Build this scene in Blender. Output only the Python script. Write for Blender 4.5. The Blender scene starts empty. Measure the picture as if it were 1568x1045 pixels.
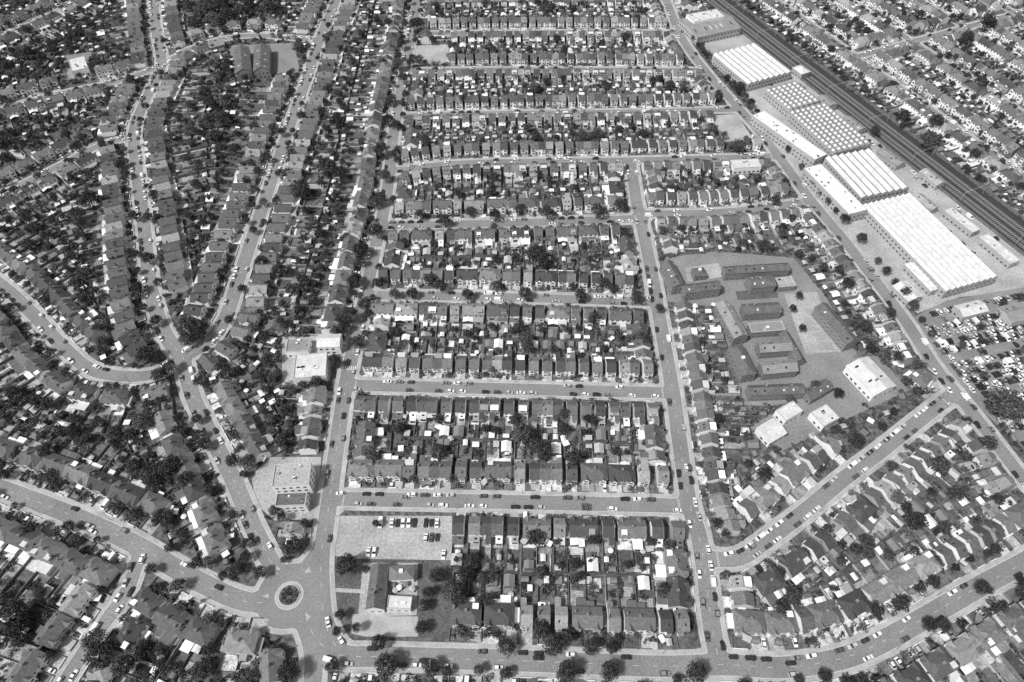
import bpy, math, random, time, bisect
import numpy as np
from mathutils import Vector, Matrix
T0=time.time()
rnd=random.Random(7)
scene=bpy.context.scene
COL=scene.collection
# ------------------------------------------------------------------ survey: plan points -> metres on the ground
F=1045.0; CX=784.0; CY=522.5; PITCH=math.radians(52); HC=300.0
SP,CP=math.sin(PITCH),math.cos(PITCH)
def P(u,v,z=0.0):
    x=(u-CX)/F; y=(CY-v)/F
    t=(HC-z)/(SP-y*CP)
    return (x*t,(CP+y*SP)*t)
def inview(x,y,m=25):
    dz=y*CP+HC*SP
    px=x/dz; py=(y*SP-HC*CP)/dz
    mm=m/dz
    return abs(px)<0.75+mm and abs(py)<0.5+mm
# ------------------------------------------------------------------ materials
def newmat(name):
    m=bpy.data.materials.new(name); m.use_nodes=True
    nt=m.node_tree; b=nt.nodes['Principled BSDF']
    b.inputs['Roughness'].default_value=0.85
    b.inputs['Specular IOR Level'].default_value=0.25
    return m,nt,b
def g(v): return (v,v,v,1)
def ramp(nt,stops,const=False):
    r=nt.nodes.new('ShaderNodeValToRGB'); e=r.color_ramp.elements
    if const: r.color_ramp.interpolation='CONSTANT'
    e[0].position=stops[0][0]; e[0].color=g(stops[0][1])
    e[1].position=stops[-1][0]; e[1].color=g(stops[-1][1])
    for p,c in stops[1:-1]:
        k=e.new(p); k.color=g(c)
    return r
def math_(nt,op,a,b=None):
    n=nt.nodes.new('ShaderNodeMath'); n.operation=op
    for i,x in enumerate((a,b)):
        if x is None: continue
        if isinstance(x,(int,float)): n.inputs[i].default_value=x
        else: nt.links.new(x,n.inputs[i])
    return n.outputs[0]
def noisep(nt,scale,detail=2,rough=.6):
    tc=nt.nodes.new('ShaderNodeNewGeometry'); n=nt.nodes.new('ShaderNodeTexNoise')
    n.inputs['Scale'].default_value=scale; n.inputs['Detail'].default_value=detail; n.inputs['Roughness'].default_value=rough
    nt.links.new(tc.outputs['Position'],n.inputs['Vector']); return n.outputs['Fac']
def objrand(nt,mul):
    o=nt.nodes.new('ShaderNodeObjectInfo')
    return math_(nt,'FRACT',math_(nt,'MULTIPLY',o.outputs['Random'],mul))
def mat_rand(name,stops,mul=1.0,const=False,nsc=.8,namp=.5,rough=.85,spec=.25,fine=6,famp=.3):
    m,nt,b=newmat(name)
    r=ramp(nt,stops,const); nt.links.new(objrand(nt,mul),r.inputs[0])
    n1=noisep(nt,nsc,2.5); n2=noisep(nt,fine,0)
    k=math_(nt,'ADD',math_(nt,'MULTIPLY',math_(nt,'SUBTRACT',n1,.5),namp*2),1.0)
    k2=math_(nt,'ADD',math_(nt,'MULTIPLY',math_(nt,'SUBTRACT',n2,.5),famp*2),1.0)
    out=math_(nt,'MULTIPLY',r.outputs[0],math_(nt,'MULTIPLY',k,k2))
    nt.links.new(out,b.inputs['Base Color'])
    b.inputs['Roughness'].default_value=rough; b.inputs['Specular IOR Level'].default_value=spec
    return m
def mat_flat(name,v,nsc=.5,namp=.3,rough=.85,spec=.25,fine=5,famp=.15):
    return mat_rand(name,[(0,v),(1,v)],1.0,False,nsc,namp,rough,spec,fine,famp)
M={}
M['roof']=mat_rand('roof_tiles',[(0,.06),(.35,.1),(.65,.14),(.88,.2),(1,.32)],1,False,.6,.45,.8,.3,2.5,.5)
M['wall']=mat_rand('house_wall',[(0,.82),(.5,.62),(.68,.38),(.84,.22)],7.31,True,.4,.15,.9)
M['wallw']=mat_rand('white_render',[(0,.84),(.7,.68),(.9,.4)],5.31,True,.4,.12,.9)
M['brick']=mat_flat('brick',.22)
M['white']=mat_flat('white_paint',.84,.5,.08)
M['ext']=mat_rand('extension_roof',[(0,.86),(.34,.58),(.54,.32),(.76,.13)],13.7,True,.5,.25)
m,nt,b=newmat('window_glass'); b.inputs['Base Color'].default_value=g(.03); b.inputs['Roughness'].default_value=.1; b.inputs['Specular IOR Level'].default_value=.6; M['glass']=m
M['door']=mat_rand('door_paint',[(0,.05),(.5,.2),(1,.5)],5.1)
M['pot']=mat_flat('chimney_pot',.3)
M['asphalt']=mat_flat('asphalt',.235,.05,.35,.9,.2,1.1,.28)
M['pave']=mat_flat('paving',.4,.15,.45,.9,.2,2,.3)
M['kerb']=mat_flat('kerb_stone',.5)
M['paint']=mat_flat('road_paint',.7,1,.3)
M['yard']=mat_flat('yard_concrete',.38,.06,.5,.9,.2,.9,.35)
M['tarmac']=mat_flat('playground_tarmac',.24,.05,.4,.9,.2,.9,.3)
M['grass']=mat_flat('grass',.12,.12,.6,.95,.1,1.2,.6)
M['ballast']=mat_flat('railway_ballast',.05,.3,.4)
M['steel']=mat_flat('steel',.3)
M['dark']=mat_flat('dark_rubber',.03)
M['wood']=mat_flat('fence_wood',.17,.25,.7,.9,.2,3,.3)
M['shedroof']=mat_rand('shed_roof',[(0,.82),(.24,.45),(.5,.2),(1,.08)],1.7,True,.5,.3)
M['lightroof']=mat_flat('light_roof_sheet',.6,.25,.35,.7,.3,1.2,.2)
M['greyroof']=mat_flat('weathered_roof_sheet',.36,.2,.4,.7,.3,1.2,.25)
M['midroof']=mat_flat('mid_roof_sheet',.26,.2,.4,.7,.3,1.6,.25)
M['darkroof']=mat_flat('slate_roof',.13,.3,.5,.8,.3,1.5,.5)
M['fact']=mat_flat('factory_wall',.42,.3,.3)
m,nt,b=newmat('garden_surface')
a=nt.nodes.new('ShaderNodeAttribute'); a.attribute_name='shade'
k=math_(nt,'ADD',math_(nt,'MULTIPLY',math_(nt,'SUBTRACT',noisep(nt,.35,3,.75),.5),2.0),1.0)
k2=math_(nt,'ADD',math_(nt,'MULTIPLY',math_(nt,'SUBTRACT',noisep(nt,1.6,1),.5),1.3),1.0)
nt.links.new(math_(nt,'MULTIPLY',a.outputs['Fac'],math_(nt,'MULTIPLY',k,k2)),b.inputs['Base Color'])
b.inputs['Roughness'].default_value=.95; b.inputs['Specular IOR Level'].default_value=.1
M['garden']=m
def leafmat(name,lo,hi,stops):
    m,nt,b=newmat(name)
    ge=nt.nodes.new('ShaderNodeNewGeometry')
    r=ramp(nt,[(0,lo),(.6,(lo+hi)/2),(1,hi)]); nt.links.new(ge.outputs['Random Per Island'],r.inputs[0])
    r2=ramp(nt,stops); nt.links.new(objrand(nt,1.0),r2.inputs[0])
    nt.links.new(math_(nt,'MULTIPLY',r.outputs[0],r2.outputs[0]),b.inputs['Base Color'])
    b.inputs['Roughness'].default_value=.7; b.inputs['Specular IOR Level'].default_value=.2
    return m
M['leaf']=leafmat('foliage',.025,.12,[(0,.55),(.75,1.0),(.9,1.3),(1,2.2)])
M['leafd']=leafmat('street_tree_foliage',.02,.1,[(0,.6),(.8,1.0),(1,1.5)])
M['leaf2']=leafmat('shrub_foliage',.035,.2,[(0,.5),(.6,1.0),(1,1.9)])
M['bark']=mat_flat('bark',.1)
m=mat_rand('car_paint',[(0,.82),(.33,.5),(.47,.25),(.6,.1),(.76,.03)],1,True,.1,.02,.3,.5,3,.02)
m.node_tree.nodes['Principled BSDF'].inputs['Coat Weight'].default_value=.5
M['car']=m
M['vanw']=mat_flat('van_paint',.8,.1,.03,.35,.5)
M['earth']=mat_flat('terrain',.12,.03,.6,.95,.1,.5,.8)
# ------------------------------------------------------------------ mesh builder
class MB:
    def __init__(s): s.v=[];s.f=[];s.m=[]
    def add(s,vs,fs,mat):
        o=len(s.v); s.v+=vs
        for f in fs: s.f.append([i+o for i in f]); s.m.append(mat)
    def quad(s,p,mat): s.add(list(p),[list(range(len(p)))],mat)
    def box(s,x0,y0,z0,x1,y1,z1,mat,top=None):
        v=[(x0,y0,z0),(x1,y0,z0),(x1,y1,z0),(x0,y1,z0),(x0,y0,z1),(x1,y0,z1),(x1,y1,z1),(x0,y1,z1)]
        s.add(v,[(0,1,5,4),(1,2,6,5),(2,3,7,6),(3,0,4,7),(3,2,1,0)],mat)
        s.add(v[4:],[(0,1,2,3)],top or mat)
    def obox(s,c,d,n,a0,a1,b0,b1,z0,z1,mat,top=None):
        q=[(c[0]+d[0]*a+n[0]*b_,c[1]+d[1]*a+n[1]*b_) for a,b_ in((a0,b0),(a1,b0),(a1,b1),(a0,b1))]
        v=[(x,y,z0) for x,y in q]+[(x,y,z1) for x,y in q]
        s.add(v,[(0,1,5,4),(1,2,6,5),(2,3,7,6),(3,0,4,7)],mat); s.add(v[4:],[(0,1,2,3)],top or mat)
    def slab(s,p,t,mat):
        v=list(p)+[(x,y,z-t) for x,y,z in p]; n=len(p)
        s.add(v,[list(range(n)),list(range(2*n-1,n-1,-1))]+[(i,n+i,n+(i+1)%n,(i+1)%n) for i in range(n)],mat)
    def cyl(s,x,y,z0,z1,r0,r1,n,mat,lean=(0,0)):
        v=[(x+r0*math.cos(6.2832*i/n),y+r0*math.sin(6.2832*i/n),z0) for i in range(n)]
        v+=[(x+lean[0]+r1*math.cos(6.2832*i/n),y+lean[1]+r1*math.sin(6.2832*i/n),z1) for i in range(n)]
        s.add(v,[(i,(i+1)%n,n+(i+1)%n,n+i) for i in range(n)]+[list(range(n,2*n))],mat)
    def mesh(s,name,attr=None):
        me=bpy.data.meshes.new(name); me.from_pydata(s.v,[],s.f)
        used=sorted(set(s.m)); idx={k:i for i,k in enumerate(used)}
        for k in used: me.materials.append(M[k])
        me.polygons.foreach_set('material_index',[idx[k] for k in s.m])
        if attr is not None:
            at=me.attributes.new('shade','FLOAT','FACE'); at.data.foreach_set('value',attr)
        me.update(); return me
def obj(name,me,loc=(0,0,0),rz=0,sc=(1,1,1)):
    o=bpy.data.objects.new(name,me); o.location=loc; o.rotation_euler=(0,0,rz); o.scale=sc
    COL.objects.link(o); return o
def gable_x(mb,x0,x1,y0,y1,z,h,rm,wm,ov=.3,ox=0):
    ym=(y0+y1)/2; s=h/(ym-y0); ze=z-ov*s
    mb.slab([(x0-ox,y0-ov,ze),(x1+ox,y0-ov,ze),(x1+ox,ym,z+h),(x0-ox,ym,z+h)],.12,rm)
    mb.slab([(x0-ox,ym,z+h),(x1+ox,ym,z+h),(x1+ox,y1+ov,ze),(x0-ox,y1+ov,ze)],.12,rm)
    mb.quad([(x0+.01,y0,z),(x0+.01,ym,z+h-.13),(x0+.01,y1,z)],wm); mb.quad([(x1-.01,y0,z),(x1-.01,y1,z),(x1-.01,ym,z+h-.13)],wm)
def gable_y(mb,x0,x1,y0,y1,z,h,rm,wm,ov=.3,oy=.2):
    xm=(x0+x1)/2; s=h/(xm-x0); ze=z-ov*s
    mb.slab([(x0-ov,y1+oy,ze),(x0-ov,y0-oy,ze),(xm,y0-oy,z+h),(xm,y1+oy,z+h)],.12,rm)
    mb.slab([(xm,y1+oy,z+h),(xm,y0-oy,z+h),(x1+ov,y0-oy,ze),(x1+ov,y1+oy,ze)],.12,rm)
    mb.quad([(x0,y0+.01,z),(x1,y0+.01,z),(xm,y0+.01,z+h-.13)],wm); mb.quad([(x0,y1-.01,z),(xm,y1-.01,z+h-.13),(x1,y1-.01,z)],wm)
def hip(mb,x0,x1,y0,y1,z,h,rm,ov=.35):
    x0-=ov;x1+=ov;y0-=ov;y1+=ov; w=x1-x0; d=y1-y0; z-=.1
    if w>=d: r0=(x0+d/2,(y0+y1)/2,z+h); r1=(x1-d/2,(y0+y1)/2,z+h)
    else: r0=((x0+x1)/2,y0+w/2,z+h); r1=((x0+x1)/2,y1-w/2,z+h)
    a,b,c,e=(x0,y0,z),(x1,y0,z),(x1,y1,z),(x0,y1,z)
    if w>=d: mb.add([a,b,c,e,r0,r1],[(0,1,5,4),(1,2,5),(2,3,4,5),(3,0,4),(3,2,1,0)],rm)
    else: mb.add([a,b,c,e,r0,r1],[(0,1,4),(1,2,5,4),(2,3,5),(3,0,4,5),(3,2,1,0)],rm)
def win(mb,x,y,z,w,h,sg,mat='glass'):
    yy=y+sg*.02
    mb.quad([(x-w/2-.1,yy,z-.1),(x+w/2+.1,yy,z-.1),(x+w/2+.1,yy,z+h+.1),(x-w/2-.1,yy,z+h+.1)],'white')
    yy=y+sg*.04
    mb.quad([(x-w/2,yy,z),(x-.04,yy,z),(x-.04,yy,z+h),(x-w/2,yy,z+h)],mat)
    mb.quad([(x+.04,yy,z),(x+w/2,yy,z),(x+w/2,yy,z+h),(x+.04,yy,z+h)],mat)
def winx(mb,x,y,z,w,h,sg):
    xx=x+sg*.02
    mb.quad([(xx,y-w/2-.1,z-.1),(xx,y+w/2+.1,z-.1),(xx,y+w/2+.1,z+h+.1),(xx,y-w/2-.1,z+h+.1)],'white')
    xx=x+sg*.04
    mb.quad([(xx,y-w/2,z),(xx,y+w/2,z),(xx,y+w/2,z+h),(xx,y-w/2,z+h)],'glass')
def chimney(mb,x,y,z0,z1,lx=.5,ly=1.3):
    mb.box(x-lx/2,y-ly/2,z0,x+lx/2,y+ly/2,z1,'brick')
    mb.box(x-lx/2-.08,y-ly/2-.08,z1,x+lx/2+.08,y+ly/2+.08,z1+.15,'brick')
    for k in (-.35,0,.35): mb.cyl(x,y+k*ly,z1+.15,z1+.6,.13,.1,6,'pot')
def terrace(r):
    mb=MB(); hw=2.6; y0,y1=-4.1,4.1; E=5.0; R=2.3
    wm='wallw' if r.random()<.55 else 'wall'
    mb.box(-hw+.01,y0,0,hw-.01,y1,E,wm); gable_x(mb,-hw,hw,y0,y1,E,R,'roof',wm)
    if r.random()<.45:
        mb.slab([(-hw-.1,y0-.3,E+.03),(-hw+.12,y0-.3,E+.03),(-hw+.12,0,E+R+.16),(-hw-.1,0,E+R+.16)],.3,'brick')
        mb.slab([(-hw-.1,0,E+R+.16),(-hw+.12,0,E+R+.16),(-hw+.12,y1+.3,E+.03),(-hw-.1,y1+.3,E+.03)],.3,'brick')
    if r.random()<.7: chimney(mb,-hw+.05,r.choice([-.2,.3]),E+R-.9,E+R+.9)
    s=r.choice([-1,1])
    hb=2.9 if r.random()<.4 else 4.9
    mb.box(s*.9-1.1,y0-.8,0,s*.9+1.1,y0,hb,'white')
    mb.slab([(s*.9-1.25,y0-.95,hb),(s*.9+1.25,y0-.95,hb),(s*.9+1.25,y0,hb+.3),(s*.9-1.25,y0,hb+.3)],.1,'roof')
    win(mb,s*.9,y0-.8,.8,1.4,1.2,-1)
    if hb>4: win(mb,s*.9,y0-.8,3.2,1.4,1.1,-1)
    else: win(mb,s*.9,y0,3.4,1.3,1.0,-1)
    win(mb,-s*1.6,y0,3.4,.8,1.0,-1)
    mb.quad([(-s*1.6-.45,y0-.03,0),(-s*1.6+.45,y0-.03,0),(-s*1.6+.45,y0-.03,2.1),(-s*1.6-.45,y0-.03,2.1)],'door')
    k=r.random(); t=r.choice([-1,1])
    win(mb,-t*1.3,y1,3.2,1.1,1.0,1); win(mb,-t*1.3,y1,.9,1.3,1.2,1)
    if k<.5:
        a,b=sorted((t*.15,t*2.55)); L=r.choice([2.6,3.4,4.2]); e=3.9
        mb.box(a,y1,0,b,y1+L,e,'wall')
        zl,zr=(e+.1,e+1.0) if t>0 else (e+1.0,e+.1)
        mb.slab([(a-.15,y1-.1,zl),(b+.05,y1-.1,zr),(b+.05,y1+L+.2,zr),(a-.15,y1+L+.2,zl)],.12,'roof')
        mb.quad([(a,y1+L-.01,e),(b,y1+L-.01,e),(b,y1+L-.01,zr-.13),(a,y1+L-.01,zl-.13)],'wall')
        xs=b if t>0 else a
        mb.quad([(xs,y1,e),(xs,y1+L,e),(xs,y1+L,e+.87),(xs,y1,e+.87)],'wall')
        win(mb,(a+b)/2,y1+L,2.7,1.0,.9,1)
        if r.random()<.65:
            mb.box(a+.02,y1+L,0,b-.02,y1+L+2.6,2.5,'wall','ext')
            win(mb,(a+b)/2,y1+L+2.6,.7,1.4,1.3,1)
        if r.random()<.45:
            c,d=(-2.5,.1) if t>0 else (-.1,2.5)
            mb.box(c,y1,0,d,y1+2.4,2.5,'wall','ext')
    else:
        L=r.choice([2.4,3.2,4.4]); mb.box(-2.5,y1,0,2.5 if k<.8 else .6,y1+L,2.6,'wall','ext')
        win(mb,-.9,y1+L,.2,2.4,1.9,1)
        mb.box(-1.4,y1+.8,2.603,-.2,y1+1.8,2.85,'white','glass')
    if r.random()<.22:
        mb.box(-2.0,.7,5.2,2.2,3.8,7.1,'wall','ext'); win(mb,0,3.8,5.8,2.4,.9,1)
    if r.random()<.4:
        for xx in (-1,.9)[:r.randint(1,2)]:
            z=E+R*(4.1-2.6)/4.1; z2=E+R*(4.1-1.6)/4.1; sg=r.choice([-1,1])
            mb.quad([(xx-.4,sg*2.6,z+.04),(xx+.4,sg*2.6,z+.04),(xx+.4,sg*1.6,z2+.04),(xx-.4,sg*1.6,z2+.04)],'glass')
    return mb.mesh('terrace_house')
def semi(r,wide=12.2):
    mb=MB(); hw=wide/2; y0,y1=-4.1,4.1; E=4.9
    wm='wallw' if r.random()<.65 else 'wall'
    mb.box(-hw,y0,0,hw,y1,E,wm)
    if r.random()<.6: hip(mb,-hw,hw,y0,y1,E,2.7,'roof')
    else: gable_x(mb,-hw,hw,y0,y1,E,2.6,'roof',wm,.3,.2)
    chimney(mb,0,.2,E+2.0,E+3.5,.9,1.0)
    if r.random()<.5: chimney(mb,-hw+1,1.5,E+.3,E+2.8,.6,.9)
    if r.random()<.5: chimney(mb,hw-1,1.5,E+.3,E+2.8,.6,.9)
    bm='white' if r.random()<.6 else wm
    for s in (-1,1):
        c=s*(hw-2.1)
        mb.box(c-1.5,y0-.9,0,c+1.5,y0,E-.1,bm)
        gable_y(mb,c-1.5,c+1.5,y0-.9,y0+2.0,E-.1,1.5,'roof','white',.2,.15)
        win(mb,c,y0-.9,.8,1.8,1.2,-1); win(mb,c,y0-.9,3.2,1.8,1.1,-1)
        win(mb,s*1.1,y0,3.3,.9,1.0,-1)
        mb.quad([(s*1.1-.5,y0-.03,0),(s*1.1+.5,y0-.03,0),(s*1.1+.5,y0-.03,2.1),(s*1.1-.5,y0-.03,2.1)],'door')
        winx(mb,s*hw,.5,3.2,.8,1.1,s)
        win(mb,s*1.6,y1,3.2,1.3,1.0,1); win(mb,s*4.4,y1,3.2,1.4,1.0,1)
        k=r.random()
        a,b=sorted((s*.15,s*(hw-r.choice([.3,1.5,2.8]))))
        if k<.55:
            L=r.choice([2.6,3.4,4.4]); mb.box(a,y1,0,b,y1+L,2.6,'wall','ext'); win(mb,(a+b)/2,y1+L,.2,2.4,1.9,1)
        elif k<.7:
            mb.box(a,y1,0,b,y1+3,2.1,'glass'); gable_y(mb,a,b,y1,y1+3,2.1,.9,'white','glass',.1,.1)
        else: win(mb,s*3.2,y1,.3,2.6,1.9,1)
        if r.random()<.22:
            a,b=sorted((s*(hw-3.6),s*(hw-1.0))); mb.box(a,1.2,E,b,3.6,E+1.9,'wall','ext'); win(mb,(a+b)/2,3.6,E+.7,1.8,.9,1)
        if r.random()<.45:
            a,b=sorted((s*hw,s*(hw+2.3))); mb.box(a,-2.5,0,b,3.5,2.5,'wall','ext')
    return mb.mesh('semi_detached_house')
def gablehouse(r):
    mb=MB(); hw=3.6; y0,y1=-4.8,4.8; E=4.9
    mb.box(-hw,y0,0,hw,y1,E,'wallw'); gable_y(mb,-hw,hw,y0,y1,E,2.5,'roof','wallw',.35,.3)
    win(mb,-1.5,y0,.8,1.7,1.2,-1); win(mb,-1.4,y0,3.2,1.5,1.1,-1); win(mb,1.7,y0,3.2,1.0,1.1,-1)
    mb.quad([(1.2,y0-.03,0),(2.2,y0-.03,0),(2.2,y0-.03,2.1),(1.2,y0-.03,2.1)],'door')
    mb.box(-2.7,y0-.8,0,-.3,y0,2.6,'white','ext')
    chimney(mb,r.choice([-1.8,1.8]),r.uniform(-2,2),E+.6,E+3.3,.6,.9)
    if r.random()<.7: mb.box(-hw+.3,y1,0,hw-.4,y1+3.4,2.6,'wallw','ext'); win(mb,0,y1+3.4,.2,3,1.9,1)
    win(mb,-1.6,y1,3.2,1.3,1.0,1); win(mb,1.6,y1,3.2,1.3,1.0,1)
    s=r.choice([-1,1])
    if r.random()<.5:
        mb.box(min(s*hw,s*(hw+.6)),-1.5,0,max(s*hw,s*(hw+.6)),2.5,E,'wallw')
        xa,xb=(0,hw+.8) if s>0 else (-hw-.8,0)
        gable_x(mb,xa,xb,-1.5,2.5,E,1.7,'roof','wallw',.2,0)
    winx(mb,hw,-3.0,3.2,.9,1.1,1); winx(mb,-hw,-3.0,3.2,.9,1.1,-1)
    return mb.mesh('detached_house')
r=random.Random(3)
TER=[terrace(r) for _ in range(20)]
SEM=[semi(r) for _ in range(16)]
GAB=[gablehouse(r) for _ in range(10)]
def shed(r,w,d,h):
    mb=MB(); mb.box(-w/2,-d/2,0,w/2,d/2,h,'wood')
    if r.random()<.6: gable_y(mb,-w/2,w/2,-d/2,d/2,h,w*.22,'shedroof','wood',.12,.12)
    else: mb.slab([(-w/2-.15,-d/2-.15,h+.1),(w/2+.15,-d/2-.15,h+.1),(w/2+.15,d/2+.15,h+.3),(-w/2-.15,d/2+.15,h+.3)],.1,'shedroof')
    mb.quad([(-.4,-d/2-.03,0),(.4,-d/2-.03,0),(.4,-d/2-.03,1.8),(-.4,-d/2-.03,1.8)],'door'); win(mb,w*.3,-d/2,1,.5,.5,-1)
    return mb.mesh('garden_shed')
SHED=[shed(r,r.uniform(1.8,2.8),r.uniform(2,3.2),2.0) for _ in range(6)]
OUTB=[shed(r,r.uniform(3.6,4.8),r.uniform(3.5,6),2.4) for _ in range(5)]
mb=MB(); mb.cyl(0,0,.7,.74,1.7,1.7,14,'steel'); mb.cyl(0,0,.741,.76,1.45,1.45,14,'dark')
for i in range(6): mb.cyl(1.6*math.cos(i*1.047),1.6*math.sin(i*1.047),0,2.2,.04,.04,4,'steel')
TRAMP=mb.mesh('trampoline')
mb=MB(); mb.box(-1.1,-1.6,0,1.1,1.6,1.5,'glass'); gable_y(mb,-1.1,1.1,-1.6,1.6,1.5,.6,'white','glass',.05,.05)
for x in (-1.12,1.08):
    for y in (-1.6,-.8,0,.8,1.56): mb.box(x,y,0,x+.04,y+.04,1.5,'white')
GREEN=mb.mesh('greenhouse')
mb=MB(); mb.cyl(0,0,.68,.74,.7,.7,10,'wood'); mb.cyl(0,0,0,2.3,.03,.03,5,'steel')
n=8; v=[(1.35*math.cos(.785*i),1.35*math.sin(.785*i),2.0) for i in range(n)]+[(0,0,2.5)]; mb.add(v,[(i,(i+1)%n,n) for i in range(n)],'shedroof')
for a_ in range(4):
    x,y=1.1*math.cos(a_*1.57),1.1*math.sin(a_*1.57); mb.box(x-.22,y-.22,.4,x+.22,y+.22,.45,'wood'); mb.box(x*1.17-.04,y*1.17-.2,.45,x*1.17+.04,y*1.17+.2,.9,'wood')
PARA=mb.mesh('garden_table_with_parasol')
def leafquad(mb,c,sz,nrm,mat):
    n=Vector(nrm).normalized(); t=n.orthogonal().normalized(); b=n.cross(t)
    a=rnd.uniform(0,6.28); t2=t*math.cos(a)+b*math.sin(a); b2=n.cross(t2)
    t2*=sz*.5; b2*=sz*.5*rnd.uniform(.6,1); c=Vector(c)
    mb.quad([tuple(c-t2),tuple(c-b2*.8),tuple(c+t2),tuple(c+b2)],mat)
def rdir():
    while True:
        v=Vector((rnd.uniform(-1,1),rnd.uniform(-1,1),rnd.uniform(-1,1)))
        if .05<v.length<1: return v.normalized()
def tree(H,R,K,N,mat='leaf',cone=False,spread=(.35,.85),cs=(.26,.46),ls=(.6,1.15)):
    mb=MB(); tr=.035*H
    mb.cyl(0,0,0,H*.45,tr,tr*.65,7,'bark'); cz=H*.6
    cl=[(Vector((0,0,cz+.3)),R*.55)]
    for i in range(K):
        # evenly spread directions (golden spiral) with jitter keep the crown rounded but uneven
        zz=1-(i+.5)/K*1.55; ph=i*2.4+rnd.uniform(-.4,.4); q_=math.sqrt(max(0,1-zz*zz)); d=Vector((q_*math.cos(ph),q_*math.sin(ph),zz))
        rr=rnd.uniform(*spread)
        c=Vector((d.x*R*rr,d.y*R*rr,cz+d.z*(H-cz)*rr*.95)); s=R*rnd.uniform(*cs)
        if cone:
            q=rnd.random(); a=rnd.uniform(0,6.28); c=Vector((math.cos(a)*R*.6*(1-q),math.sin(a)*R*.6*(1-q),H*(.15+.8*q))); s=R*(.5-.3*q)
        cl.append((c,s))
    for c,s in cl[1:7]:
        p0=Vector((0,0,H*rnd.uniform(.3,.45))); d=(c-p0)
        side=d.orthogonal().normalized()*tr*.35; s2=d.cross(side).normalized()*tr*.35
        v=[tuple(p0+side),tuple(p0+s2),tuple(p0-side),tuple(p0-s2),tuple(c)]
        mb.add(v,[(0,1,4),(1,2,4),(2,3,4),(3,0,4)],'bark')
    for c,s in cl:
        for j in range(N):
            d=rdir()
            if d.z<-.3 and rnd.random()<.75: d.z=-d.z
            p=c+d*s*rnd.uniform(.6,1.08)
            leafquad(mb,p,rnd.uniform(*ls)*(.6+R*.06),d*1.2+rdir()*.8,mat)
    return mb
STREE=[tree(rnd.uniform(8.5,10),4.2,20,62,'leafd',False,(.55,.72),(.3,.44),(.5,.95)).mesh('street_tree') for _ in range(6)]
TREE=[tree(rnd.uniform(8.5,10.5),4.3,17,50,'leaf',False,(.45,.78),(.28,.44)).mesh('tree') for _ in range(6)]
GTREE=[tree(rnd.uniform(5,7),2.7,9,34,'leaf',False,(.4,.7),(.34,.5)).mesh('garden_tree') for _ in range(7)]+[tree(8,1.7,9,34,'leafd',True).mesh('conifer_tree')]
def shrubs(n,sx,sy,hmax):
    mb=MB()
    for i in range(n):
        x=rnd.uniform(-sx,sx);y=rnd.uniform(-sy,sy); s=rnd.uniform(.5,1.15)*hmax*.5
        mb.cyl(x,y,0,s,.06,.04,4,'bark')
        for j in range(int(20*s)+9):
            d=rdir(); d.z=abs(d.z)*.9
            p=Vector((x,y,s*.55))+Vector((d.x*s,d.y*s,d.z*s*1.1))*rnd.uniform(.7,1.1)
            leafquad(mb,p,rnd.uniform(.45,.95),d+rdir()*.7,'leaf2')
    return mb.mesh('garden_shrubs')
SHR=[shrubs(6,.7,3.2,2.2) for _ in range(5)]+[shrubs(5,1.6,1.6,2.6) for _ in range(5)]
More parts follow.
